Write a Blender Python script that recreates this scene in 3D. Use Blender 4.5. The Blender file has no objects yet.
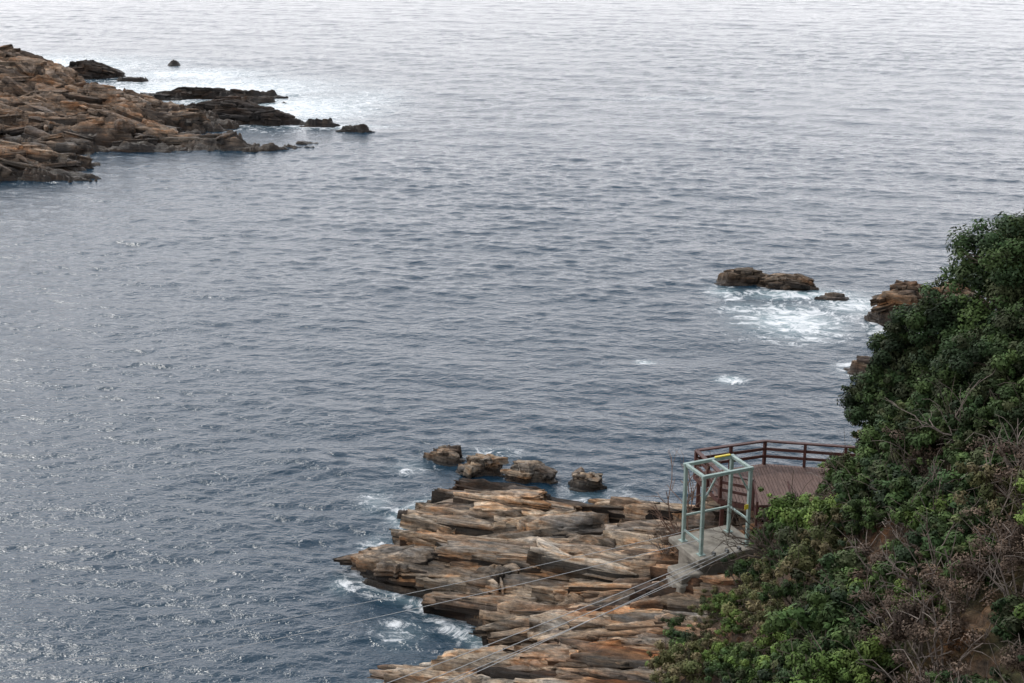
import bpy, math, random
import numpy as np
random.seed(7); np.random.seed(7)
R=np.random.RandomState(11)
TT=R.rand(256,256)
scene=bpy.context.scene
scene.view_settings.view_transform='Standard'; scene.view_settings.look='None'; scene.view_settings.exposure=0

# ---------------------------------------------------------------- noise
def vn(x,y,seed=0):
    xi=np.floor(x).astype(int); yi=np.floor(y).astype(int)
    fx=x-xi; fy=y-yi
    fx=fx*fx*(3-2*fx); fy=fy*fy*(3-2*fy)
    a=(xi+seed*37)&255; b=(yi+seed*91)&255; a1=(a+1)&255; b1=(b+1)&255
    return (TT[a,b]*(1-fx)+TT[a1,b]*fx)*(1-fy)+(TT[a,b1]*(1-fx)+TT[a1,b1]*fx)*fy
def fbm(x,y,o=4,seed=0):
    s=0;a=.5;t=0
    for i in range(o):
        s=s+a*vn(x*2**i+i*7.3,y*2**i+i*3.1,seed+i); t+=a; a*=.5
    return s/t
def hsh(i,j,seed=0):
    return TT[(np.asarray(i).astype(int)*7+seed*13)&255,(np.asarray(j).astype(int)*5+seed*29)&255]
def ss(a,b,x):
    t=np.clip((x-a)/(b-a),0,1); return t*t*(3-2*t)

# ---------------------------------------------------------------- mesh helpers
def new_mesh(name,V,F,col=None,attrs=None,smooth=False):
    V=np.asarray(V,dtype=np.float32); F=np.asarray(F,dtype=np.int32)
    me=bpy.data.meshes.new(name)
    k=F.shape[1]
    me.vertices.add(len(V)); me.vertices.foreach_set('co',V.ravel())
    me.loops.add(F.size); me.loops.foreach_set('vertex_index',F.ravel())
    me.polygons.add(len(F))
    me.polygons.foreach_set('loop_start',np.arange(0,F.size,k,dtype=np.int32))
    try: me.polygons.foreach_set('loop_total',np.full(len(F),k,dtype=np.int32))
    except Exception: pass
    if smooth: me.polygons.foreach_set('use_smooth',np.ones(len(F),dtype=bool))
    me.update(calc_edges=True)
    if col is not None:
        c=np.ones((len(V),4),dtype=np.float32); c[:,:3]=col
        a=me.color_attributes.new('Col','FLOAT_COLOR','POINT'); a.data.foreach_set('color',c.ravel())
    if attrs:
        for n,v in attrs.items():
            a=me.attributes.new(n,'FLOAT','POINT'); a.data.foreach_set('value',np.asarray(v,dtype=np.float32).ravel())
    return me
def obj(name,me,mat=None,parent=None):
    o=bpy.data.objects.new(name,me); scene.collection.objects.link(o)
    if mat and me is not None and not me.materials: me.materials.append(mat)
    if parent: o.parent=parent
    return o
def empty(name,loc=(0,0,0)):
    o=bpy.data.objects.new(name,None); o.location=loc; scene.collection.objects.link(o); o.empty_display_size=.3; return o
def grid_faces(n,m,keep=None):
    i=np.arange(n-1)[:,None]*m+np.arange(m-1)[None,:]
    F=np.stack([i,i+1,i+m+1,i+m],-1).reshape(-1,4)
    if keep is not None:
        k=keep.ravel(); F=F[k[F].any(1)]
    return F
def compact(V,F,*ex):
    u,inv=np.unique(F,return_inverse=True)
    return (V[u],inv.reshape(F.shape))+tuple(e[u] for e in ex)

class Geo:
    def __init__(s): s.v=[];s.f=[];s.n=0
    def box(s,c,d,rz=0,bev=0.0,axes=None):
        hx,hy,hz=[q/2 for q in d]
        b=min(bev,hx*.6,hy*.6,hz*.6)
        P=[]
        if axes is None:
            ca,sa=math.cos(rz),math.sin(rz); axes=((ca,sa,0),(-sa,ca,0),(0,0,1))
        A=np.array(axes,float)
        layers=[(-hz,b),(-hz+b,0),(hz-b,0),(hz,b)] if b>0 else [(-hz,0),(hz,0)]
        for z,i in layers:
            x=hx-i;y=hy-i
            if b>0:
                q=b*.7
                pts=[(-x+q,-y),(x-q,-y),(x,-y+q),(x,y-q),(x-q,y),(-x+q,y),(-x,y-q),(-x,-y+q)]
            else: pts=[(-x,-y),(x,-y),(x,y),(-x,y)]
            for p in pts: P.append((p[0],p[1],z))
        P=np.array(P)@A+np.array(c,float)
        m=8 if b>0 else 4; L=len(layers); n=s.n
        for l in range(L-1):
            for k in range(m):
                a=n+l*m+k; b2=n+l*m+(k+1)%m
                s.f.append((a,b2,b2+m,a+m))
        s.f.append(tuple(n+k for k in range(m))[::-1]); s.f.append(tuple(n+(L-1)*m+k for k in range(m)))
        s.v+=[tuple(p) for p in P]; s.n+=len(P)
    def beam(s,p,q,w,h,bev=0.0):
        p=np.array(p,float);q=np.array(q,float); d=q-p; L=np.linalg.norm(d); d/=L
        up=np.array((0,0,1.)) if abs(d[2])<.9 else np.array((0,1.,0))
        a=np.cross(up,d); a/=np.linalg.norm(a); b=np.cross(d,a)
        s.box((p+q)/2,(L,w,h),bev=bev,axes=(d,a,b))
    def tube(s,pts,rad,k=6):
        pts=[np.array(p,float) for p in pts]; n=len(pts); base=s.n
        for i,p in enumerate(pts):
            d=pts[min(i+1,n-1)]-pts[max(i-1,0)]; d/=max(np.linalg.norm(d),1e-6)
            up=np.array((0,0,1.)) if abs(d[2])<.9 else np.array((0,1.,0))
            a=np.cross(up,d); a/=np.linalg.norm(a); b=np.cross(d,a)
            for j in range(k):
                t=2*math.pi*j/k
                s.v.append(tuple(p+rad[i]*(math.cos(t)*a+math.sin(t)*b)))
        for i in range(n-1):
            for j in range(k):
                s.f.append((base+i*k+j,base+i*k+(j+1)%k,base+(i+1)*k+(j+1)%k,base+(i+1)*k+j))
        s.n+=n*k
    def mesh(s,name):
        me=bpy.data.meshes.new(name); me.from_pydata(s.v,[],s.f); me.update(); return me

# ---------------------------------------------------------------- materials
def mat_new(name):
    m=bpy.data.materials.new(name); m.use_nodes=True
    return m,m.node_tree.nodes,m.node_tree.links,m.node_tree.nodes['Principled BSDF']
def simple(name,c1,c2,scale=3,rough=.7,bump=.2,metal=0,stretch=(1,1,1)):
    m,N,L,P=mat_new(name)
    tc=N.new('ShaderNodeTexCoord'); mp=N.new('ShaderNodeMapping'); mp.inputs['Scale'].default_value=stretch
    L.new(tc.outputs['Object'],mp.inputs[0])
    n=N.new('ShaderNodeTexNoise'); n.inputs['Scale'].default_value=scale; n.inputs['Detail'].default_value=5; n.inputs['Roughness'].default_value=.65
    L.new(mp.outputs[0],n.inputs['Vector'])
    r=N.new('ShaderNodeValToRGB'); r.color_ramp.elements[0].position=.35; r.color_ramp.elements[1].position=.68
    r.color_ramp.elements[0].color=(*c1,1); r.color_ramp.elements[1].color=(*c2,1)
    L.new(n.outputs['Fac'],r.inputs[0]); L.new(r.outputs[0],P.inputs['Base Color'])
    P.inputs['Roughness'].default_value=rough; P.inputs['Metallic'].default_value=metal
    if bump>0:
        b=N.new('ShaderNodeBump'); b.inputs['Strength'].default_value=bump; b.inputs['Distance'].default_value=.02
        L.new(n.outputs['Fac'],b.inputs['Height']); L.new(b.outputs[0],P.inputs['Normal'])
    return m
def rock_mat(name,ang,sc=1.0,bd=.10):
    m,N,L,P=mat_new(name)
    tc=N.new('ShaderNodeTexCoord')
    mp0=N.new('ShaderNodeMapping'); mp0.inputs['Rotation'].default_value=(0,0,-ang); L.new(tc.outputs['Object'],mp0.inputs[0])
    mp=N.new('ShaderNodeMapping'); mp.inputs['Scale'].default_value=(.3*sc,1.8*sc,5.0*sc); L.new(mp0.outputs[0],mp.inputs[0])
    n=N.new('ShaderNodeTexNoise'); n.inputs['Scale'].default_value=2.0; n.inputs['Detail'].default_value=6; n.inputs['Roughness'].default_value=.72
    L.new(mp.outputs[0],n.inputs['Vector'])
    n2=N.new('ShaderNodeTexNoise'); n2.inputs['Scale'].default_value=2.2*sc; n2.inputs['Detail'].default_value=7; n2.inputs['Roughness'].default_value=.82
    L.new(tc.outputs['Object'],n2.inputs['Vector'])
    at=N.new('ShaderNodeAttribute'); at.attribute_name='Col'
    mr=N.new('ShaderNodeMapRange'); mr.inputs[1].default_value=.34; mr.inputs[2].default_value=.66; mr.inputs[3].default_value=.3; mr.inputs[4].default_value=1.5
    L.new(n.outputs['Fac'],mr.inputs[0])
    mr2=N.new('ShaderNodeMapRange'); mr2.inputs[1].default_value=.32; mr2.inputs[2].default_value=.68; mr2.inputs[3].default_value=.4; mr2.inputs[4].default_value=1.5
    L.new(n2.outputs['Fac'],mr2.inputs[0])
    mu=N.new('ShaderNodeMath'); mu.operation='MULTIPLY'; L.new(mr.outputs[0],mu.inputs[0]); L.new(mr2.outputs[0],mu.inputs[1])
    # iron staining / lichen-grey tint in irregular streaks
    mp3=N.new('ShaderNodeMapping'); mp3.inputs['Scale'].default_value=(.35*sc,1.1*sc,1.5*sc); mp3.inputs['Location'].default_value=(13,5,2); L.new(mp0.outputs[0],mp3.inputs[0])
    n3=N.new('ShaderNodeTexNoise'); n3.inputs['Scale'].default_value=.9; n3.inputs['Detail'].default_value=5; n3.inputs['Roughness'].default_value=.75; L.new(mp3.outputs[0],n3.inputs['Vector'])
    cr=N.new('ShaderNodeValToRGB'); L.new(n3.outputs['Fac'],cr.inputs[0]); e=cr.color_ramp.elements
    e[0].position=.38; e[0].color=(.74,.82,.92,1); e[1].position=.64; e[1].color=(1.0,.68,.44,1)
    x=e.new(.52); x.color=(.98,.93,.87,1)
    tint=N.new('ShaderNodeVectorMath'); tint.operation='MULTIPLY'; L.new(at.outputs['Color'],tint.inputs[0]); L.new(cr.outputs[0],tint.inputs[1])
    vm=N.new('ShaderNodeVectorMath'); vm.operation='SCALE'; L.new(tint.outputs[0],vm.inputs[0]); L.new(mu.outputs[0],vm.inputs['Scale'])
    L.new(vm.outputs[0],P.inputs['Base Color'])
    wa=N.new('ShaderNodeAttribute'); wa.attribute_name='wet'
    mr3=N.new('ShaderNodeMapRange'); mr3.inputs[3].default_value=.9; mr3.inputs[4].default_value=.4; L.new(wa.outputs['Fac'],mr3.inputs[0])
    L.new(mr3.outputs[0],P.inputs['Roughness']); P.inputs['Specular IOR Level'].default_value=.3
    ad=N.new('ShaderNodeMath'); ad.operation='ADD'; L.new(n.outputs['Fac'],ad.inputs[0]); L.new(n2.outputs['Fac'],ad.inputs[1])
    b=N.new('ShaderNodeBump'); b.inputs['Strength'].default_value=1; b.inputs['Distance'].default_value=bd/sc
    L.new(ad.outputs[0],b.inputs['Height']); L.new(b.outputs[0],P.inputs['Normal'])
    return m
def leaf_mat():
    m,N,L,P=mat_new('leaves')
    at=N.new('ShaderNodeAttribute'); at.attribute_name='Col'
    oi=N.new('ShaderNodeObjectInfo')
    hs=N.new('ShaderNodeHueSaturation')
    mr=N.new('ShaderNodeMapRange'); mr.inputs[3].default_value=.7; mr.inputs[4].default_value=1.35; L.new(oi.outputs['Random'],mr.inputs[0])
    L.new(mr.outputs[0],hs.inputs['Value']); L.new(at.outputs['Color'],hs.inputs['Color'])
    L.new(hs.outputs[0],P.inputs['Base Color']); P.inputs['Roughness'].default_value=.65
    P.inputs['Specular IOR Level'].default_value=.15
    return m
def sea_mat():
    m,N,L,P=mat_new('sea_water')
    tc=N.new('ShaderNodeTexCoord')
    def noise(scale,st,rot=0,det=4,rough=.6):
        mp=N.new('ShaderNodeMapping'); mp.inputs['Scale'].default_value=st; mp.inputs['Rotation'].default_value=(0,0,rot)
        L.new(tc.outputs['Object'],mp.inputs[0])
        n=N.new('ShaderNodeTexNoise'); n.inputs['Scale'].default_value=scale; n.inputs['Detail'].default_value=det; n.inputs['Roughness'].default_value=rough
        L.new(mp.outputs[0],n.inputs['Vector']); return n
    a=noise(2.1,(.6,1,1),.08,4,.6)
    b1=N.new('ShaderNodeBump'); b1.inputs['Strength'].default_value=1; b1.inputs['Distance'].default_value=.13; L.new(a.outputs['Fac'],b1.inputs['Height'])
    L.new(b1.outputs[0],P.inputs['Normal'])
    P.inputs['IOR'].default_value=1.333
    at=N.new('ShaderNodeAttribute'); at.attribute_name='foam'
    f1=noise(.8,(.8,1,1),.3,7,.76)
    f1.inputs['Distortion'].default_value=1.2
    ad=N.new('ShaderNodeMath'); ad.operation='MULTIPLY_ADD'; L.new(f1.outputs['Fac'],ad.inputs[0]); ad.inputs[1].default_value=4.4; ad.inputs[2].default_value=-2.1
    ad3=N.new('ShaderNodeMath'); ad3.operation='ADD'; L.new(ad.outputs[0],ad3.inputs[0]); L.new(at.outputs['Fac'],ad3.inputs[1])
    fm=N.new('ShaderNodeMapRange'); fm.interpolation_type='SMOOTHSTEP'; fm.inputs[1].default_value=.5; fm.inputs[2].default_value=1.25; L.new(ad3.outputs[0],fm.inputs[0])
    gt=N.new('ShaderNodeMapRange'); gt.interpolation_type='SMOOTHSTEP'; gt.inputs[1].default_value=.03; gt.inputs[2].default_value=.4; L.new(at.outputs['Fac'],gt.inputs[0])
    mu=N.new('ShaderNodeMath'); mu.operation='MULTIPLY'; L.new(fm.outputs[0],mu.inputs[0]); L.new(gt.outputs[0],mu.inputs[1])
    c=N.new('ShaderNodeMix'); c.data_type='RGBA'; c.inputs[6].default_value=(.012,.036,.060,1); c.inputs[7].default_value=(.26,.37,.39,1)
    gm=N.new('ShaderNodeMath'); gm.operation='POWER'; gm.inputs[1].default_value=2.4; L.new(at.outputs['Fac'],gm.inputs[0]); L.new(gm.outputs[0],c.inputs[0])
    c2=N.new('ShaderNodeMix'); c2.data_type='RGBA'; L.new(mu.outputs[0],c2.inputs[0]); L.new(c.outputs[2],c2.inputs[6]); c2.inputs[7].default_value=(.78,.79,.79,1)
    L.new(c2.outputs[2],P.inputs['Base Color'])
    rr=N.new('ShaderNodeMapRange'); rr.inputs[3].default_value=.13; rr.inputs[4].default_value=.8; L.new(mu.outputs[0],rr.inputs[0]); L.new(rr.outputs[0],P.inputs['Roughness'])
    return m

# ---------------------------------------------------------------- polygons (world metres)
SHELF=np.array([(-2.6,66.6),(-4.7,66.0),(-6.0,64.3),(-5.2,62.4),(-4.8,60.6),(-7.0,58.9),(-6.6,57.2),(-4.2,55.4),(-2.8,53.6),(-1.9,52.3),(-1.0,50.9),
 (-3.0,50.3),(-4.6,49.4),(-6.0,47.5),(-6.0,43),(0,38),(14,38),(22,56),(20,64),(12.5,62.2),(9.2,61.4),(6.2,62.2),(4.0,63.0),(2.4,64.6),(0,66.0)])
def sdf(X,Y,poly):
    d=np.full(X.shape,1e9); ins=np.zeros(X.shape,bool); n=len(poly)
    for i in range(n):
        a=poly[i]; b=poly[(i+1)%n]; e=b-a
        t=np.clip(((X-a[0])*e[0]+(Y-a[1])*e[1])/(e@e),0,1)
        d=np.minimum(d,np.hypot(X-a[0]-t*e[0],Y-a[1]-t*e[1]))
        c=((a[1]>Y)!=(b[1]>Y)); 
        with np.errstate(divide='ignore',invalid='ignore'):
            xx=(b[0]-a[0])*(Y-a[1])/(b[1]-a[1]+1e-12)+a[0]
        ins^=c&(X<xx)
    return np.where(ins,d,-d)

def strata(base,X,Y,ang,dip,levels,seed=0,wf=.12,wa=1.2):
    ca,sa=math.cos(ang),math.sin(ang)
    l=X*ca+Y*sa; s=-X*sa+Y*ca
    z=base.copy()
    w=(fbm(l*wf*.5,s*wf,3,seed+5)-.5)*wa
    cid=np.zeros_like(z)
    for k,(th,sgn,bl,hard,blk,L) in enumerate(levels):
        q=(z+sgn*dip*s+w+ (fbm(l*.10/th**.5,s*1.1/th**.5,4,seed+20+k)-.5)*th*1.5)/th
        i=np.floor(q); f=q-i
        jag=(fbm(s*1.0,l*.5,2,seed+k)-.5)
        li=np.floor(l/L+s*.35/L+hsh(i,i*0,seed+k)*7+jag*.35)
        h=hsh(i,li,seed+40+k); h2=hsh(i,li,seed+60+k)
        g=ss(1-hard*(.4+h),1,f)
        tilt=(h2-.5)*(((l/L)%1)-.5)*blk*1.2
        z=z+(i+g-q)*th*bl*(.55+.7*h)
        z=z+(h-.5)*blk+tilt
        if k==1: cid=hsh(i,li,seed+77)
        if k==0: cid0=hsh(i,li*0,seed+78)
    return z,cid,cid0

def blur(z,n):
    k=np.ones(2*n+1)/(2*n+1)
    z=np.pad(z,n,mode='edge')
    z=np.apply_along_axis(lambda a:np.convolve(a,k,'valid'),0,z)
    return np.apply_along_axis(lambda a:np.convolve(a,k,'valid'),1,z)

RUSTC=np.array((.40,.19,.08))
def rustmix(c,l,s,X,Y,rust,seed,cid):
    rr=rust(X,Y)
    r=np.clip(rr*1.0*(.2+cid)+(fbm(l*.3,s*1.1,4,seed+8)-.54)*3.0*(.22+rr),0,.85)[...,None]
    return c*(1-r)+RUSTC*(.55+.8*cid[...,None])*r
def rock_color(l,s,X,Y,Z,cid,cid0,pal,wetz,seed,rust=None):
    pal=np.array(pal)
    t=np.clip(cid*.6+cid0*.2+fbm(l*.22,s*1.2,4,seed)*1.1-.45,0,.999)*(len(pal)-1)
    i=np.floor(t).astype(int); f=(t-i)[...,None]
    c=pal[i]*(1-f)+pal[np.minimum(i+1,len(pal)-1)]*f
    if rust is not None: c=rustmix(c,l,s,X,Y,rust,seed,cid)
    wet=1-ss(wetz*.3,wetz*1.4,Z+(fbm(X*.8,Y*.8,3,seed+3)-.5)*wetz*1.5)
    c=c*(1-wet[...,None])+(c*.18+np.array((.012,.010,.008)))*wet[...,None]
    return c,wet

def build_rock(name,x0,x1,y0,y1,st,basefn,ang,dip,levels,pal,wetz,mat,seed,wf=.12,wa=1.2,rough=.1,rust=None,cavk=6,rf=1.6,slabs=None,dark=1.0):
    xs=np.arange(x0,x1,st); ys=np.arange(y0,y1,st)
    X,Y=np.meshgrid(xs,ys)
    base=basefn(X,Y)
    z,cid,cid0=strata(base,X,Y,ang,dip,levels,seed,wf,wa)
    ca,sa=math.cos(ang),math.sin(ang)
    l=X*ca+Y*sa; s=-X*sa+Y*ca
    z=z+(fbm(l*rf*.6,s*rf*1.4,5,seed+9)-.5)*rough*2.4+(fbm(X*rf*2,Y*rf*2,3,seed+11)-.5)*rough*.8
    z=np.where(base<-1.2,base,z)
    c,wet=rock_color(l,s,X,Y,z,cid,cid0,pal,wetz,seed,rust)
    c=c*dark  # bedrock colour lowered so gaps between slabs read as shaded crevices
    cav_shade=np.clip((blur(z,4)-z)*cavk-.08,0,.85)  # crevice shadow painted into the rock colour where the surface dips
    c=c*(1-cav_shade[...,None])+np.array((.026,.020,.016))*cav_shade[...,None]
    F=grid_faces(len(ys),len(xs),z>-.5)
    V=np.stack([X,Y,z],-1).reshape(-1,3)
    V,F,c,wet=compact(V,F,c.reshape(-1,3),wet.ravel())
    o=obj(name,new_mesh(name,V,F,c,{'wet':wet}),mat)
    if slabs:
        H=blur(z,3)
        def hf(x,y):
            i=int(np.clip((y-y0)/st,0,len(ys)-1)); j=int(np.clip((x-x0)/st,0,len(xs)-1)); return H[i,j]
        slab_field(o,hf,(x0,x1,y0,y1),ang,pal,wetz,mat,rust=rust,**slabs)
    return o

def slab_field(parent,hf,reg,ang,pal,wetz,mat,n=200,L=(1.5,6),W=(.5,1.6),T=(.2,.55),dip=-9,plunge=3,lift=.1,seed=1,rust=None,minh=.15,spread=6,sink=.5,dj=4):
    """broken bedding slabs: each is a stack of thin irregular sheets lying on the bedrock"""
    rs=np.random.RandomState(seed); pal=np.array(pal)
    V=[];F=[];C=[];CI=[];nv=0; made=0; tries=0
    K=30
    th=np.linspace(0,2*math.pi,K,endpoint=False)
    ca,sa=math.cos(ang),math.sin(ang)
    while made<n and tries<n*40:
        tries+=1
        x=rs.uniform(reg[0],reg[1]); y=rs.uniform(reg[2],reg[3]); h=hf(x,y)
        if h<minh: continue
        a=rs.uniform(*L)/2*(.6+.4*rs.rand()); b=rs.uniform(*W)/2; tk=rs.uniform(*T)
        az=ang+math.radians(rs.randn()*spread)
        ex=(math.cos(az)*a*.8,math.sin(az)*a*.8)
        if hf(x+ex[0],y+ex[1])<-.02 or hf(x-ex[0],y-ex[1])<-.02: continue
        hh=(h+hf(x+ex[0]*.7,y+ex[1]*.7)+hf(x-ex[0]*.7,y-ex[1]*.7))/3
        sl=math.atan2(hf(x+ex[0],y+ex[1])-hf(x-ex[0],y-ex[1]),2*a*.8)
        pl=np.clip(sl,-.35,.35)*.8+math.radians(rs.randn()*plunge); dp=math.radians(dip+rs.randn()*dj)
        u=np.array((math.cos(az)*math.cos(pl),math.sin(az)*math.cos(pl),math.sin(pl)))
        v0=np.array((-math.sin(az),math.cos(az),0)); v=v0*math.cos(dp)+np.array((0,0,1.))*math.sin(dp)
        nn=np.cross(u,v); nn/=np.linalg.norm(nn); v=np.cross(nn,u)
        e=rs.uniform(.35,.7)
        ox=np.sign(np.cos(th))*np.abs(np.cos(th))**e; oy=np.sign(np.sin(th))*np.abs(np.sin(th))**e
        shear=rs.uniform(-.6,.6)
        taper=rs.uniform(-.45,.45)
        ph=rs.rand()*50
        jag=1+(vn(np.cos(th)*2.4+ph,np.sin(th)*2.4+ph,3)-.5)*.7+rs.randn(K)*.06
        ox=ox*jag+oy*shear*b/a; oy=oy*jag*(1+taper*ox)
        ns=rs.randint(3,6); hs_=np.sort(np.r_[0,rs.rand(ns-1),1])*tk-tk*sink
        lc=x*ca+y*sa; sc_=-x*sa+y*ca
        tcol=np.clip(fbm(np.array([lc*.15]),np.array([sc_*.6]),3,seed+70)[0]*1.5-.25+rs.randn()*.17,0,.999)*(len(pal)-1)
        i=int(tcol); f=tcol-i
        col0=(pal[i]*(1-f)+pal[min(i+1,len(pal)-1)]*f)*rs.uniform(.7,1.2)
        P0=np.array((x,y,hh+lift*rs.uniform(.2,1.8)))
        rings=[]; 
        for k in range(ns):
            inset=1-rs.uniform(0,.18)*(b if b<1 else 1)/b*.8
            if k==ns-1: inset=min(inset,.93)
            wob=1+rs.randn(K)*.035
            cc=col0*rs.uniform(.65,1.1)*(1 if rs.rand()>.38 else .32)
            if k==ns-1: cc=col0
            for zz in (hs_[k]+.006,hs_[k+1]-.006):
                sx=(a-(1-inset)*b)*ox*wob; sy=b*inset*oy*wob
                rings.append((sx,sy,zz,cc))
        for (sx,sy,zz,cc) in rings:
            p=P0+sx[:,None]*u+sy[:,None]*v+(zz)*nn
            p=p+rs.randn(K,3)*.015
            V.append(p); C.append(np.repeat(cc[None],K,0))
        nr=len(rings)
        for r in range(nr-1):
            i0=nv+r*K; 
            for j in range(K): F.append((i0+j,i0+(j+1)%K,i0+K+(j+1)%K,i0+K+j))
        sx,sy,zz,cc=rings[-1]
        for q,(f_) in enumerate((.75,.45,.02)):
            rel=(vn(sx*f_*1.3+ph,sy*f_*3+ph,7)-.4)*tk*.45+rs.randn(K)*.012
            p=P0+(sx*f_)[:,None]*u+(sy*f_)[:,None]*v+(zz+rel)[:,None]*nn
            V.append(p); C.append(np.repeat(cc[None],K,0)*rs.uniform(.8,1.2,(K,1)))
            i0=nv+(nr-1+q)*K
            for j in range(K): F.append((i0+j,i0+(j+1)%K,i0+K+(j+1)%K,i0+K+j))
        CI.append(np.full((nr+3)*K,rs.rand()))
        nv+=(nr+3)*K; made+=1
    V=np.vstack(V);C=np.vstack(C);CI=np.concatenate(CI)
    X,Y=V[:,0],V[:,1]; l=X*ca+Y*sa; s=-X*sa+Y*ca
    if rust is not None:
        lum=C.mean(1,keepdims=True)
        C=rustmix(C,l,s,X,Y,rust,3,CI)
        C=C*np.clip(lum/.25,.4,1.15)
    wet=1-ss(wetz*.3,wetz*1.4,V[:,2]+(fbm(X*.8,Y*.8,3,seed)-.5)*wetz*1.5)
    C=C*(1-wet[:,None])+(C*.18+np.array((.012,.010,.008)))*wet[:,None]
    obj('bedding_slabs',new_mesh('bedding_slabs',V,F,C,{'wet':wet}),mat,parent)

def blobs_fn(bl,warp=1.0,wf=.3,seed=0,floor=-2.5):
    def f(X,Y):
        xx=X+(fbm(X*wf,Y*wf,4,seed)-.5)*2*warp; yy=Y+(fbm(X*wf+31,Y*wf+17,4,seed+3)-.5)*2*warp
        z=np.full(X.shape,floor)
        for (cx,cy,rx,ry,h,a) in bl:
            a=math.radians(a); dx=xx-cx; dy=yy-cy
            u=(dx*math.cos(a)+dy*math.sin(a))/rx; v=(-dx*math.sin(a)+dy*math.cos(a))/ry
            r=np.sqrt(u*u+v*v)
            z=np.maximum(z,np.where(r<1,h*(1-r**2.2),-(r-1)*min(rx,ry)*1.0))
        return np.maximum(z,floor)
    return f

# ---------------------------------------------------------------- SEA
def make_sea():
    n=1150; m=760
    ys=38*(430/38)**(np.linspace(0,1,n))
    u=np.linspace(-1,1,m)
    Y=np.repeat(ys[:,None],m,1); X=u[None,:]*(.47*Y+14)
    dx=(.47*Y+14)*2/m
    Z=np.zeros_like(X)
    gust=.35+1.25*fbm(X*.03,Y*.045,3,3)
    rs=np.random.RandomState(5)
    for i in range(72):
        lam=.7*(11/.7)**(i/71.)
        th=math.radians(-96)+rs.randn()*math.radians(34)
        k=2*math.pi/lam
        a=.0037*lam*(1.0 if lam<2.2 else .38)
        w=np.clip((lam/dx-2.5)/2,0,1)
        ph=k*(X*math.cos(th)+Y*math.sin(th))+rs.rand()*6.28+ (fbm(X/lam*.08,Y/lam*.08,2,i)-.5)*6
        Z+=a*w*(np.sin(ph)+.25*np.sin(2*ph+1.57))*(gust if lam<5 else 1)
    Z+=.03*np.sin(2*math.pi/27*(X*-.25+Y*-.97)+(fbm(X*.02,Y*.02,2,9))*8)
    foam=np.zeros_like(X)
    def g(x,y,sx,sy,a,rot=0):
        nonlocal foam
        r=math.radians(rot); dx_=X-x; dy_=Y-y
        p=(dx_*math.cos(r)+dy_*math.sin(r))/sx; q=(-dx_*math.sin(r)+dy_*math.cos(r))/sy
        foam=np.maximum(foam,a*np.exp(-(p*p+q*q)))
    g(-46,214,24,20,1.0); g(-84,242,30,20,1.0); g(-30,196,15,18,.95); g(-22,205,9,15,.65); g(-58,202,10,10,.95); g(-24,181,12,2.5,.8); g(-52,232,16,10,.95)
    g(20,97,5.0,5.5,.92); g(25.5,101,4.5,4,.8); g(17,100,2.6,3,.65); g(27,95.2,3.0,3,.85); g(22,103.8,6.0,2.0,.95); g(16.2,104.6,1.8,2.6,.75)
    g(8.7,88,.9,.8,.8); g(13.8,84.6,1.2,.9,.85); g(24,206,14,3.5,.42,8)
    g(-5.5,70.6,1.6,1.5,.5); g(-6.4,61,1.1,1.8,.6); g(-1,72.2,2.8,1.3,.42); g(4,67,2.5,2,.45)
    g(-7.6,57.2,.9,1.4,.55); g(-4.6,52.8,1.6,1.8,.5); g(-6.9,66,1.2,2.2,.55); g(22.8,86.5,2.5,2.5,.65)
    mk=(Y<85)&(np.abs(X)<25)
    d=-sdf(X[mk],Y[mk],SHELF)
    foam[mk]=np.maximum(foam[mk],.62*np.exp(-np.clip(d,0,99)/.7))
    V=np.stack([X,Y,Z],-1).reshape(-1,3); F=grid_faces(n,m)
    fo=foam.ravel()
    b=len(V)
    ext=np.array([(-6000,-3000,-.45),(6000,-3000,-.45),(6000,9000,-.45),(-6000,9000,-.45)])
    V=np.vstack([V,ext]); F=np.vstack([F,[[b,b+1,b+2,b+3]]]); fo=np.append(fo,[0]*4)
    obj('sea',new_mesh('sea',V,F,None,{'foam':fo},smooth=True),sea_mat())
make_sea()

# ---------------------------------------------------------------- ROCKS
PAL=[(.13,.10,.08),(.25,.195,.15),(.40,.31,.22),(.28,.225,.175),(.45,.36,.265),(.34,.255,.18),(.25,.21,.17),(.48,.40,.31),(.38,.285,.195)]
ANG=math.radians(-22)
rm=rock_mat('layered_sandstone',ANG,1.0,.09)
def shelf_base(X,Y):
    xx=X+(fbm(X*.4,Y*.9,4,2)-.5)*2.2; yy=Y+(fbm(X*.4+9,Y*.9,4,6)-.5)*1.5
    d=sdf(xx,yy,SHELF)
    z=np.where(d>0,np.minimum(.75*d,.8),d*.9)
    r=np.clip(xx+3.5,0,20)*.22*ss(0,4.5,d)
    ca,sa=math.cos(ANG),math.sin(ANG); l=X*ca+Y*sa; s=-X*sa+Y*ca
    z=z+r+np.where(d>0,(fbm(l*.13,s*.5,4,8)-.5)*2.3*ss(0,2,d),0)
    # a few eroded channels along the bedding
    ch=np.abs(fbm(l*.10+3,s*.42,2,33)-.5)
    z=z-np.where(d>.6,np.clip(.045-ch,0,1)*16,0)
    # bedrock heaped against the platform footing
    z=z+1.0*np.exp(-(((X-6.6)/1.6)**2+((Y-49.4)/1.3)**2))
    return z
def rustf(X,Y): return ss(57,49,Y)*ss(-2,4,X)*.65+.04
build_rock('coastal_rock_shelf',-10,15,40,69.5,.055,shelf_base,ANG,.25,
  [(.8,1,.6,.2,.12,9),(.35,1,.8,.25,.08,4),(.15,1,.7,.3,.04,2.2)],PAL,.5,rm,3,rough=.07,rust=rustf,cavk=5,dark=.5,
  slabs=dict(n=600,L=(1.4,9.0),W=(.4,1.6),T=(.3,.95),dip=-10,plunge=2,lift=.16,seed=5,spread=3.5,dj=6))
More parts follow.
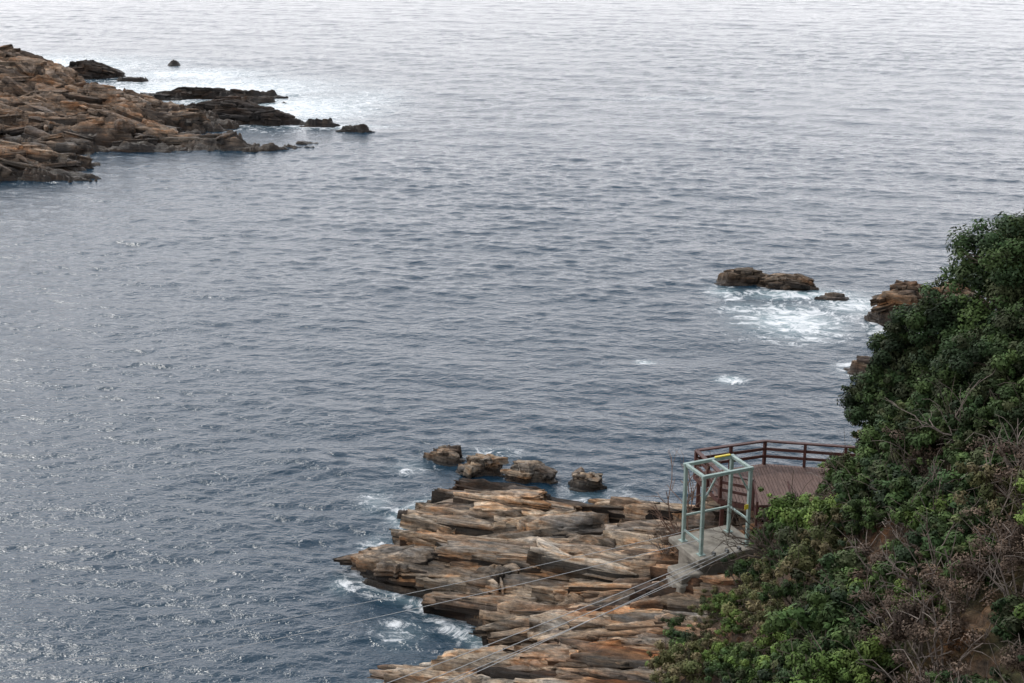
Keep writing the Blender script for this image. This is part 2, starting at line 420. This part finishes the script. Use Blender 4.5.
build_rock('rock_outcrop',-6,6,66.5,74,.05,blobs_fn([(-3.7,71.7,1.2,.7,.6,-8),(-1.8,70.1,1.3,.8,.7,-15),(.8,69.1,1.6,.9,.8,-8)],.6,.8,2),ANG,.3,
  [(.5,1,.7,.2,.16,3.5),(.2,1,.7,.3,.08,1.6)],PAL,.35,rm,12,rough=.08,cavk=5,dark=.6,
  slabs=dict(n=24,L=(.6,2.0),W=(.4,1.0),T=(.25,.6),dip=-8,plunge=8,lift=.06,seed=9,spread=18))
build_rock('rock_outcrop',2,6,66.5,70.5,.05,blobs_fn([(3.7,68.2,1.2,.7,.6,-10)],.5,.8,5),ANG,.3,
  [(.5,1,.7,.2,.16,3.5),(.2,1,.7,.3,.08,1.6)],PAL,.3,rm,13,rough=.08,cavk=5,dark=.6,
  slabs=dict(n=7,L=(.6,1.6),W=(.4,.9),T=(.2,.45),dip=-8,plunge=8,lift=.06,seed=10,spread=18))
PB=[(.09,.065,.05),(.20,.145,.10),(.28,.20,.135),(.14,.105,.08),(.25,.165,.10)]
rm2=rock_mat('sea_stack_rock',math.radians(-10),.7,.09)
L2=[(.7,1,.7,.2,.2,5),(.3,1,.7,.3,.12,2.4)]
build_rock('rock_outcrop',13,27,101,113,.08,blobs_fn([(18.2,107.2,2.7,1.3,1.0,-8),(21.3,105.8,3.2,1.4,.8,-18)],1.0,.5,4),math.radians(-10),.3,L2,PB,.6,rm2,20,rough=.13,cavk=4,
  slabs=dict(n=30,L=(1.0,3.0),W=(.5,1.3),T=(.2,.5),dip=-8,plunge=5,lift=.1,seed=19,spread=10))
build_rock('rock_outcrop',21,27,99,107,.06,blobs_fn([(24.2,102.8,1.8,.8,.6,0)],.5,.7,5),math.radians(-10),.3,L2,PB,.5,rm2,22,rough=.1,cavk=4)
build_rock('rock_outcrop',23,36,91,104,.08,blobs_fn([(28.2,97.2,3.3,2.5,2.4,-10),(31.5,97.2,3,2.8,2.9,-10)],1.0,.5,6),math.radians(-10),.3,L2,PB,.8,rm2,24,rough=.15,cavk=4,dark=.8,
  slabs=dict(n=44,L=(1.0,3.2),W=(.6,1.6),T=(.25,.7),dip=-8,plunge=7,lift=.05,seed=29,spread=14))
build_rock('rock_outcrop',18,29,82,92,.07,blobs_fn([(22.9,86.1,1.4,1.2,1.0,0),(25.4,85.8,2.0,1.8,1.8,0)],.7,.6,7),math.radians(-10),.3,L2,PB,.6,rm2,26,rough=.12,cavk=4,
  slabs=dict(n=16,L=(1.0,2.6),W=(.6,1.3),T=(.25,.6),dip=-8,plunge=7,lift=.05,seed=39,spread=14))
PH=[(.12,.085,.062),(.22,.16,.115),(.34,.25,.18),(.19,.14,.105),(.38,.275,.195),(.24,.165,.115),(.38,.31,.24)]
hm=rock_mat('headland_rock',math.radians(-14),.45,.12)
HB=[(-76,196,24,14,7.8,-15),(-58,186,19,11,4.2,-18),(-80,178,32,16,5,-10),(-50,170,17,8,2.9,-12),(-44,182,11,7,2.3,-10),(-34,167,10,3.4,1.6,-12),
    (-62,150,19,8,3.4,12),(-80,143,20,10,5.0,8),(-90,165,30,20,7,0),(-95,200,32,25,10,0)]
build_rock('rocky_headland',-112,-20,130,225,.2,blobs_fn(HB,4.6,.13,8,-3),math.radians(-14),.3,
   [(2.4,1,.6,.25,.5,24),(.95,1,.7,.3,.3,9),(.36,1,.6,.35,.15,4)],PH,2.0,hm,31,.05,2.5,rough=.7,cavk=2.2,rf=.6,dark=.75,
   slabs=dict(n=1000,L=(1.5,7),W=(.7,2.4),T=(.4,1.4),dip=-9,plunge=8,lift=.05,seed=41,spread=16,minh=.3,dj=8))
PD=[(.035,.03,.027),(.075,.055,.042),(.045,.038,.033),(.12,.08,.05)]
DB=[(-69,229,6.5,3,2.2,0),(-59,225,3,1.4,1.1,0),(-51,205,5,1.6,1.0,-5),(-44,207,13,1.5,1.3,-3),(-37,201,4.5,1.5,1.1,0),(-37,187,8.0,4.8,2.7,-8),(-30,183,5,2.2,1.6,-8)]
LD=[(.8,1,.7,.2,.4,8),(.35,1,.7,.3,.2,3.5)]
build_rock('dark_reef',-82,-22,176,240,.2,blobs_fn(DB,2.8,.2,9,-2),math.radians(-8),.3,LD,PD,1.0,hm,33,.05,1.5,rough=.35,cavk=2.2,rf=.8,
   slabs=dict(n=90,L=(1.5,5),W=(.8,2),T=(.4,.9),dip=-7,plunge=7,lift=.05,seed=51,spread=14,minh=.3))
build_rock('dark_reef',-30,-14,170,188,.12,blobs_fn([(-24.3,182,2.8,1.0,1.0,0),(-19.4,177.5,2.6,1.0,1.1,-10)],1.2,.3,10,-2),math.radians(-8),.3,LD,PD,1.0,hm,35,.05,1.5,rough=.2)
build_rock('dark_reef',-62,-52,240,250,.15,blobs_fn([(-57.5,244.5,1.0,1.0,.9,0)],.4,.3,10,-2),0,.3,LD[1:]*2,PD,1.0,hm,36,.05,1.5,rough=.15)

# ---------------------------------------------------------------- HILLSIDE
def xc(y):
    return np.interp(y,[0,20,34,40,46,48.5,50.5,53,57,62,70,86,102,140,300],[0,2,3,4,5.6,7.0,9.0,10.6,12.6,15,20,29,40,62,150])
OPEN=[(12.3,34.0,.9,1.0),(14.0,36.6,.9,.9),(9.3,45.0,.9,.7),(8.6,38.8,.8,.9)]
def openm(X,Y):
    o=np.zeros_like(X,dtype=float)
    for (a,b,r,w) in OPEN: o=np.maximum(o,np.exp(-(((X-a)/r)**2+((Y-b)/(r*.8))**2))*min(w,1.2))
    return o
def ghill(X,Y):
    d=X-xc(Y)+(fbm(X*.25,Y*.25,4,50)-.5)*2.0
    z=np.where(d>0,2.2+.92*d,2.2+1.6*d)
    cap=np.interp(Y,[60,75,110],[34,16,9])
    z=np.minimum(z,cap+(z-cap)*.12)
    near=28.2-.95*Y+ (fbm(X*.3,Y*.3,3,51)-.5)
    near=np.minimum(near,28)
    z=np.maximum(z,near)
    o=openm(X,Y)
    z=z+(fbm(X*.7,Y*.7,4,52)-.5)*1.1
    q=(z+fbm(X*1.2,Y*1.2,3,53)*.6)/.55; i=np.floor(q); f=q-i
    return z+(i+ss(.55,1,f)-q)*.55*np.clip(o*1.3,0,1)+o*.35
def hill():
    xs=np.arange(-14,90,.25); ys=np.arange(-20,150,.25)
    X,Y=np.meshgrid(xs,ys); Z=ghill(X,Y)
    f=fbm(X*.5,Y*.5,4,60)[...,None]; g=fbm(X*.2,Y*.2,3,61)[...,None]
    c=np.array((.05,.035,.022))*(1-f)+np.array((.14,.09,.055))*f
    c=np.where(g>.52,c*.4+np.array((.03,.045,.012))*.6,c)
    o=np.clip(openm(X,Y)*1.6-.3,0,1)[...,None]
    c=c*(1-o)+(np.array((.28,.18,.11))*(.4+f))*o
    F=grid_faces(len(ys),len(xs),Z>-1.5); V=np.stack([X,Y,Z],-1).reshape(-1,3)
    V,F,c=compact(V,F,c.reshape(-1,3))
    obj('hillside',new_mesh('hillside',V,F,c,{'wet':np.zeros(len(V))},smooth=False),rock_mat('hillside_soil',.3,1))
hill()

# ---------------------------------------------------------------- FOLIAGE
LM=leaf_mat(); BARK=simple('bark',(.05,.037,.028),(.15,.115,.085),8,.9,.5,stretch=(1,1,.3))
TWIG=simple('dead_wood',(.13,.10,.08),(.26,.215,.18),8,.9,.3)
def leaves(blobs,nleaf,size,pal,rs,sub=.30,flat=.8,per=90):
    blobs=np.array(blobs,float); vol=blobs[:,3]**2; pr=vol/vol.sum()
    nc=max(12,nleaf//per)
    bi=rs.choice(len(blobs),nc,p=pr)
    d=rs.randn(nc,3); d/=np.linalg.norm(d,axis=1)[:,None]; d[:,2]=np.where(d[:,2]<-.35,-d[:,2],d[:,2])
    rad=blobs[bi,3]*(.45+.65*rs.rand(nc)**.6)
    cc=blobs[bi,:3]+d*rad[:,None]*np.array((1,1,flat))
    cr=blobs[bi,3]*sub*(.5+.9*rs.rand(nc))
    shade=.5+1.0*rs.rand(nc)
    ci=rs.choice(nc,nleaf,p=cr**2/np.sum(cr**2))
    q=rs.randn(nleaf,3); q/=np.linalg.norm(q,axis=1)[:,None]
    rr=rs.rand(nleaf)**.4
    p=cc[ci]+q*(cr[ci]*rr)[:,None]*np.array((1,1,.75))
    nrm=q*1.2+rs.randn(nleaf,3)*.4+np.array((0,0,.6)); nrm/=np.linalg.norm(nrm,axis=1)[:,None]
    a=np.cross(nrm,rs.randn(nleaf,3)); a/=np.linalg.norm(a,axis=1)[:,None]+1e-9
    b=np.cross(a,nrm)
    s=size*(.6+.8*rs.rand(nleaf))[:,None]
    V=np.stack([p-a*s,p+b*s*.5,p+a*s,p-b*s*.5],1).reshape(-1,3)
    F=np.arange(nleaf*4).reshape(-1,4)
    pal=np.array(pal); pi=rs.randint(0,len(pal),nc)
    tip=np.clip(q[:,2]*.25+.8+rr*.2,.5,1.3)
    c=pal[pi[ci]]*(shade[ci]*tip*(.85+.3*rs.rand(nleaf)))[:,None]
    return V,F,np.repeat(c,4,0)
DARK=[(.028,.052,.018),(.038,.066,.020),(.025,.043,.018),(.050,.078,.023),(.046,.056,.024)]
MID=[(.046,.076,.022),(.064,.095,.028),(.036,.060,.020),(.062,.070,.028)]
LIGHT=[(.076,.122,.026),(.105,.150,.034),(.060,.096,.024)]
OLIVE=[(.092,.090,.034),(.066,.075,.028),(.11,.09,.045)]
DRY=[(.105,.070,.048),(.135,.095,.068),(.078,.055,.039),(.115,.08,.06)]

def limb(g,p,q,r0,r1,rs,n=6,wob=.12,k=5):
    p=np.array(p,float); q=np.array(q,float); L=np.linalg.norm(q-p)
    pts=[];rad=[]
    off=np.zeros(3)
    for i in range(n+1):
        t=i/n
        if 0<i<n: off=off+rs.randn(3)*wob*L/n
        pts.append(p+(q-p)*t+off*math.sin(math.pi*t)**.5+np.array((0,0,.10*L*math.sin(math.pi*t)))); rad.append(r0*(1-t)+r1*t)
    g.tube(pts,rad,k); return pts
def tree(name,base,blobs,n,size,pal,seed,r0=.22):
    rs=np.random.RandomState(seed)
    bx,by=base; bz=float(ghill(np.array([[bx]]),np.array([[by]]))[0,0])-.3
    e=empty(name,(0,0,0))
    g=Geo(); c=np.mean(np.array(blobs)[:,:3],0)
    fork=np.array((bx,by,bz))*.5+c*.5
    limb(g,(bx,by,bz),fork,r0,r0*.65,rs)
    for (x,y,z,r) in blobs:
        pts=limb(g,fork,(x,y,z+r*.2),r0*.5,.04,rs)
        for k in range(7):
            d=rs.randn(3); d/=np.linalg.norm(d); d[2]=abs(d[2])*.7
            limb(g,pts[2+k%4],np.array((x,y,z))+d*r*.95,.045,.012,rs,4)
    obj('trunk_and_limbs',g.mesh(name+'_wood'),BARK,e)
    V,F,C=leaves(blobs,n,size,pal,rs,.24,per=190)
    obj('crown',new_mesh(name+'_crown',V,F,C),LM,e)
    return e
tree('coastal_tree',(19.0,50),[(18.4,50,16.5,2.3),(17.2,50.2,15.2,1.8),(17.3,50.0,16.9,1.1),(19.8,49.5,16.9,2.3),(21.5,50,15.5,2.6),(19,49,13.6,2.4),(16.8,49.3,12.8,1.8)],100000,.075,DARK,1,.3)
tree('coastal_tree',(16.0,51.3),[(15.9,51,13.7,1.5),(15.0,51.3,12.4,1.4),(16.6,50.5,12,1.9),(14.1,51.2,10.9,1.4),(13.6,51.4,10.0,1.0),(14.8,50.6,11.2,1.5)],76000,.072,DARK,2)
tree('coastal_tree',(14.8,52.3),[(14.2,52.2,10.2,1.1),(15.3,51.5,9.2,1.5),(15.6,51,9.8,1.7)],42000,.07,DARK,3,.16)
tree('coastal_tree',(17.6,46),[(16.6,46,14.0,1.7),(17.8,45.5,14.9,1.7),(18.3,46.5,13,2),(16,45.4,12.4,1.4),(15.6,45.6,11.4,1.4)],62000,.068,DARK+MID[:1],4,.2)
tree('coastal_tree',(14.8,48.2),[(14.0,48,9.8,1.4),(15.0,47.6,10.8,1.6),(13.2,48.2,8.6,1.1),(15.8,47.4,12.0,1.5)],50000,.066,DARK,5,.16)

grp=empty('hillside_shrubs')
variants={}
def variant(kind,pal,n,size,k,seed,sub=.34):
    rs=np.random.RandomState(seed); out=[]
    for i in range(k):
        bl=[(0,0,.75,.7)]+[(rs.uniform(-.8,.8),rs.uniform(-.8,.8),rs.uniform(.2,1.15),rs.uniform(.3,.6)) for _ in range(6)]
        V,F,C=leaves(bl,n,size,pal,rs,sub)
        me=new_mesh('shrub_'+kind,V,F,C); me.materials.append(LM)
        g=Geo()
        for _ in range(12 if kind=='dry' else 7):
            d=rs.randn(3); d/=np.linalg.norm(d); d[2]=abs(d[2])+.5
            p=limb(g,(0,0,-.4),d*(1.1 if kind=='dry' else .9),.03,.008,rs,4,k=4)
            for _ in range(2):
                limb(g,p[3],d*1.0+rs.randn(3)*.35,.012,.004,rs,3,k=3)
        wm=g.mesh('shrub_stems'); wm.materials.append(TWIG if kind=='dry' else BARK)
        out.append((me,wm))
    variants[kind]=out
variant('dark',DARK,5600,.054,3,100,.30); variant('mid',MID,5600,.048,3,110,.30); variant('light',LIGHT,5400,.045,3,120,.28)
variant('olive',OLIVE,4600,.042,2,130,.28); variant('dry',DRY,3800,.030,3,140,.3)
rs=np.random.RandomState(77)
def put(kind,x,y,s,z=None,sz=1.0):
    me,wm=variants[kind][rs.randint(len(variants[kind]))]
    if z is None: z=float(ghill(np.array([[x]]),np.array([[y]]))[0,0])-.25*s
    r=rs.uniform(0,6.28); rx,ry=rs.uniform(-.15,.15),rs.uniform(-.15,.15)
    for nm,mm in (('leaves',me),('stems',wm)):
        o=obj(nm,mm,None,grp); o.location=(x,y,z); o.scale=(s,s,s*sz); o.rotation_euler=(rx,ry,r)
pts=[]
tries=0
while len(pts)<370 and tries<20000:
    tries+=1
    y=rs.uniform(22,66); x=xc(y)+.6+rs.uniform(0,1)*15
    if x>.42*y+4: continue
    if y>52.5 and x<xc(y)+1.0: continue
    if 53<y<58.5 and x<15.2: continue
    if 50<y<=53 and x<13.5+ (y-50)*.3 and x>13: continue
    if any((x-a)**2+(y-b)**2<.65 for a,b in pts): continue
    if openm(np.array([[x]]),np.array([[y]]))[0,0]>.35: continue
    pts.append((x,y))
    k=fbm(np.array([[x*.3]]),np.array([[y*.3]]),2,93)[0,0]+rs.uniform(-.16,.16)
    up=(x-xc(y))
    if up>6.5 and y>40: kind=rs.choice(['dark','dark','mid','dark','dry'],p=[.3,.3,.2,.16,.04])
    elif y<39 and up>6.5 and rs.rand()<.4: kind='light' if x>12 and y<33 else 'dry'
    elif k<.41: kind='dark'
    elif k<.50: kind='mid'
    elif k<.56: kind='dry'
    elif k<.66: kind='light'
    elif k<.78: kind='olive'
    else: kind='dark'
    put(kind,x,y,rs.uniform(.7,1.25) if up<5 else rs.uniform(.95,1.6),None,rs.uniform(.8,1.2))
for (x,y,s,k,z) in [(11.5,51.5,1.7,'light',4.6),(10.6,51.0,1.3,'mid',4.2),(12.6,51.6,1.5,'mid',5.2),(9.9,49.9,1.2,'olive',3.6),(12.2,50.3,1.4,'light',5.0),(11.0,49.6,1.3,'mid',4.2),
   (8.3,48.2,1.0,'olive',2.7),(7.6,47.6,.9,'light',2.2),(9.3,48.6,1.1,'dry',3.3),(13.6,50.4,1.5,'dark',6.3),(6.4,53.6,.7,'dry',3.4),(7.0,54.2,.6,'dry',3.5),
   (8.1,48.9,.75,'olive',3.2),(7.2,48.6,.55,'dry',3.0)]:
    put(k,x,y,s,z)

def bare(name,start,ends,seed,r=.05,mat=TWIG,sub=6):
    rs_=np.random.RandomState(seed); g=Geo()
    for e in ends:
        p=limb(g,start,e,r,.018,rs_,8,.22)
        for k in range(sub):
            b=p[2+k%6]; L=np.linalg.norm(np.array(e)-np.array(start))
            d=(np.array(e)-np.array(start))/L+rs_.randn(3)*.6; 
            q=limb(g,b,b+d*L*.35,.022,.008,rs_,4,.2)
            for m_ in range(2):
                limb(g,q[2],q[2]+(d+rs_.randn(3)*.6)*L*.16,.011,.005,rs_,3,.2)
    obj(name,g.mesh(name),mat)
bare('bare_shrub',(10.4,48.9,5.2),[(8.1,49.1,5.3),(8.6,49.0,6.0),(9.3,49.0,6.5),(8.0,49.2,6.4)],3,.07,BARK,8)
bare('bare_shrub',(6.9,53.2,3.4),[(6.3,53.4,6.2),(6.9,53.6,6.6),(7.4,53.4,6.2),(6.0,53.2,5.4)],4,.04,simple('red_twig',(.12,.07,.05),(.22,.14,.10),8,.9,.2))
bare('dead_branch',(15.8,44.0,11.2),[(13.6,44.2,12.6),(14.6,43.8,13.4),(16.4,43.6,13.6)],5,.05)
bare('dead_branch',(13.5,41.0,9.6),[(11.8,41.0,10.6),(13.0,40.6,12.0)],6,.05)
bare('dead_branch',(12.5,37.0,9.6),[(10.8,37.0,10.9),(12.0,36.6,12.0),(13.4,36.5,12.2)],8,.04)

# ---------------------------------------------------------------- CONCRETE PLATFORM + STEEL FRAME
CON=simple('concrete',(.14,.125,.10),(.32,.29,.24),2.2,.9,.5)
STEEL=simple('galvanised_steel',(.22,.30,.27),(.36,.44,.40),4,.55,.1,metal=.1)
WOOD=simple('deck_boards',(.085,.048,.038),(.18,.11,.088),3,.8,.3,stretch=(6,.6,1))
RAIL=simple('stained_timber',(.05,.018,.014),(.10,.036,.028),4,.6,.2)
YEL=simple('yellow_paint',(.6,.45,.03),(.75,.6,.06),3,.5,.1)
A=math.radians(24); ca,sa=math.cos(A),math.sin(A); O=np.array((7.35,50.1))
def W(x,y,z): return (O[0]+x*ca-y*sa,O[1]+x*sa+y*ca,z)
pl=empty('concrete_platform')
g=Geo()
g.box(W(1.1,.75,4.88),(2.9,2.3,.24),A,.03)
g.box(W(1.25,.85,3.75),(2.4,1.8,2.0),A,.04)
g.box(W(-.6,.1,4.3),(1.0,1.1,.3),A,.04)
g.box(W(-.65,-.05,3.6),(1.2,1.1,1.08),A,.05)
g.box(W(2.15,-.9,4.5),(.9,.9,.25),A,.03)
obj('slabs',g.mesh('platform_slabs'),CON,pl)
fr=empty('cable_support_frame')
g=Geo(); w=2.1; d=1.35; z0=5.0; z1=8.2; t=.13
for (x,y) in ((0,0),(w,0),(0,d),(w,d)):
    g.box(W(x,y,(z0+z1)/2),(t,t,z1-z0),A,.012)
    g.box(W(x,y,z0+.012),(t*2.2,t*2.2,.022),A,.0)
obj('posts',g.mesh('frame_posts'),STEEL,fr)
g=Geo(); zt=z1+t/2+.003
g.beam(W(-.1,0,zt),W(w+.1,0,zt),t,t,.01); g.beam(W(-.1,d,zt),W(w+.1,d,zt),t,t,.01)
g.beam(W(0,t/2+.003,zt),W(0,d-t/2-.003,zt),t*.98,t*.96,.01); g.beam(W(w,t/2+.003,zt),W(w,d-t/2-.003,zt),t*.98,t*.96,.01)
g.beam(W(w*.55,t/2+.003,zt),W(w*.55,d-t/2-.003,zt),t*.8,t*.8,.01)
g.beam(W(t/2+.003,0,z0+2.35),W(.55,0,z1-.01),.06,.06); g.beam(W(w-t/2-.003,0,z0+2.35),W(w-.55,0,z1-.01),.06,.06)
g.beam(W(0,t/2+.003,z0+.5),W(0,d-t/2-.003,z0+.5),.07,.07); g.beam(W(w,t/2+.003,z0+1.1),W(w,d-t/2-.003,z0+1.1),.07,.07)
g.beam(W(t/2+.003,d,z0+1.1),W(w-t/2-.003,d,z0+1.1),.07,.07)
obj('top_ring_and_braces',g.mesh('frame_beams'),STEEL,fr)
g=Geo(); g.beam(W(w*.62,d-.02,zt+t/2+.03),W(w-.1,d-.02,zt+t/2+.03),.12,.05,.01); g.box(W(w*.92,-.09,z0+1.7),(.16,.03,.2),A)
obj('yellow_tags',g.mesh('frame_tags'),YEL,fr)
g=Geo()
for x in (.45,1.05,1.6):
    g.box(W(x,-.22,z0+.06),(.12,.18,.12),A,.02)
obj('cable_anchors',g.mesh('frame_anchors'),simple('dark_steel',(.08,.08,.08),(.14,.14,.13),5,.5,0,metal=.3),fr)

CAB=simple('steel_cable',(.42,.42,.41),(.55,.55,.54),5,.6,0)
def cable(p,q,sag,r):
    g=Geo(); p=np.array(p);q=np.array(q); n=40; pts=[]
    for i in range(n+1):
        t=i/n; pts.append(p+(q-p)*t-np.array((0,0,4*sag*t*(1-t))))
    g.tube(pts,[r]*(n+1),5); obj('cable',g.mesh('cable'),CAB)
cable(W(.45,-.3,5.06),(-60,2.0,9.5),2.2,.014)
cable(W(1.05,-.3,5.06),(-60,-1.5,9.0),2.2,.014)
cable(W(1.6,-.3,5.06),(-60,-4.5,9.0),2.4,.014)
cable(W(-.6,-.4,4.42),(-60,-1.6,8.2),1.9,.012)
cable(W(0,-.07,6.2),(-70,17,12.0),2.4,.010)
cable(W(0,-.07,5.7),(-70,21,9.0),2.6,.012)

# ---------------------------------------------------------------- VIEWING DECK
dk=empty('viewing_deck'); ZD=5.5
DP=np.array([(7.9,56.9),(11.1,58.0),(16.2,57.0),(16.4,53.8),(9.9,53.6),(8.6,54.3)])
def yrange(x):
    ys=[]
    n=len(DP)
    for i in range(n):
        a=DP[i];b=DP[(i+1)%n]
        if (a[0]-x)*(b[0]-x)<0: ys.append(a[1]+(b[1]-a[1])*(x-a[0])/(b[0]-a[0]))
    return (min(ys),max(ys)) if len(ys)>=2 else None
g=Geo(); x=7.98
while x<16.2:
    r=yrange(x)
    if r: g.box((x,(r[0]+r[1])/2,ZD-.02+random.uniform(-.003,.003)),(.125,r[1]-r[0],.04),0,.006)
    x+=.14
obj('floor_boards',g.mesh('deck_boards'),WOOD,dk)
g=Geo()
n=len(DP)
for i in range(n):
    a=DP[i];b=DP[(i+1)%n]; g.beam((*a,ZD-.15),(*b,ZD-.15),.06,.2)
for y in (54.6,55.8,56.7): 
    g.beam((9.0,y,ZD-.15),(16,y,ZD-.15),.06,.18)
for (x,y) in ((8.1,56.8),(11.1,57.8),(8.8,54.5),(10.2,53.9),(11.2,55.9),(13.5,57.3),(12.9,54)):
    g.box((x,y,3.6),(.16,.16,3.5),0,.01)
obj('bearers_and_stilts',g.mesh('deck_frame'),RAIL,dk)
g=Geo()
def rail(p,q,np_=2,first=True):
    p=np.array(p);q=np.array(q)
    for i in range(np_+1):
        if i==0 and not first: continue
        c=p+(q-p)*i/np_; g.box((c[0],c[1],ZD+.5),(.13,.13,1.12),math.atan2(*(q-p)[::-1]),.01)
    for z in (.38,.72): g.beam((*p,ZD+z),(*q,ZD+z),.05,.13)
    g.beam((*p,ZD+1.09),(*q,ZD+1.09),.19,.07,.01)
rail(DP[0]+(.05,-.05),DP[1]+(0,-.06),2); rail(DP[1]+(0,-.06),DP[2]+(0,-.05),3,False)
rail(DP[5]+(.06,.05),DP[0]+(.05,-.05),2); rail(DP[5]+(.06,.05),DP[4]+(0,.06),1,False)
obj('railing',g.mesh('deck_railing'),RAIL,dk)
g=Geo()
for k in range(3):
    g.box((10.6,53.35-.3*k,ZD-.16-.16*k),(1.2,.28,.04),0,.005)
for x in (9.97,11.23): g.beam((x,53.55,ZD-.1),(x,52.5,ZD-.68),.05,.22); 
for x in (9.9,11.3):
    g.box((x,52.6,5.4),(.09,.09,1.5),0,.01); g.beam((x,53.6,ZD+1.05),(x,52.5,6.12),.07,.06)
obj('stairs',g.mesh('deck_stairs'),RAIL,dk)

# ---------------------------------------------------------------- WORLD, SUN, CAMERA
wd=bpy.data.worlds.new('World'); scene.world=wd; wd.use_nodes=True
N=wd.node_tree.nodes; L=wd.node_tree.links
bg=N['Background']; sky=N.new('ShaderNodeTexSky'); sky.sky_type='NISHITA'; sky.sun_disc=False
EL=math.radians(48); AZ=math.radians(-35)
sky.sun_elevation=EL; sky.sun_rotation=AZ; sky.dust_density=3; sky.air_density=1
hs=N.new('ShaderNodeHueSaturation'); hs.inputs['Saturation'].default_value=.35
L.new(sky.outputs[0],hs.inputs['Color'])
# cloud layer: hazy bright band low over the sea, greyer overhead, soft mottling
tc=N.new('ShaderNodeTexCoord'); cn=N.new('ShaderNodeTexNoise'); cn.inputs['Scale'].default_value=2.2; cn.inputs['Detail'].default_value=3
L.new(tc.outputs['Generated'],cn.inputs['Vector'])
sp=N.new('ShaderNodeSeparateXYZ'); L.new(tc.outputs['Generated'],sp.inputs[0])
rp=N.new('ShaderNodeValToRGB'); L.new(sp.outputs['Z'],rp.inputs[0]); e=rp.color_ramp.elements
e[0].position=0.0; e[0].color=(.95,.93,.95,1); e[1].position=1.0; e[1].color=(.25,.275,.315,1)
x=rp.color_ramp.elements.new(.28); x.color=(.86,.855,.89,1)
x=rp.color_ramp.elements.new(.50); x.color=(.52,.545,.60,1)
x=rp.color_ramp.elements.new(.70); x.color=(.28,.31,.36,1)
mm=N.new('ShaderNodeMapRange'); mm.inputs[1].default_value=.3; mm.inputs[2].default_value=.7; mm.inputs[3].default_value=15.2; mm.inputs[4].default_value=19.5; L.new(cn.outputs['Fac'],mm.inputs[0])
vs=N.new('ShaderNodeVectorMath'); vs.operation='SCALE'; L.new(rp.outputs[0],vs.inputs[0]); L.new(mm.outputs[0],vs.inputs['Scale'])
mx=N.new('ShaderNodeMix'); mx.data_type='RGBA'; mx.inputs[0].default_value=.85
L.new(hs.outputs[0],mx.inputs[6]); L.new(vs.outputs[0],mx.inputs[7])
L.new(mx.outputs[2],bg.inputs[0]); bg.inputs[1].default_value=.15
sl=bpy.data.lights.new('sun','SUN'); sl.energy=1.5; sl.angle=math.radians(11); sl.color=(1,.95,.88)
so=bpy.data.objects.new('sun',sl); scene.collection.objects.link(so)
from mathutils import Vector
dr=Vector((math.sin(AZ)*math.cos(EL),math.cos(AZ)*math.cos(EL),math.sin(EL)))
so.rotation_euler=dr.to_track_quat('Z','Y').to_euler()
cam=bpy.data.cameras.new('camera'); co=bpy.data.objects.new('camera',cam); scene.collection.objects.link(co)
co.location=(0,0,30); co.rotation_euler=(math.radians(72),0,0); cam.lens=50; cam.sensor_width=36; cam.clip_end=20000; cam.clip_start=.3
scene.camera=co
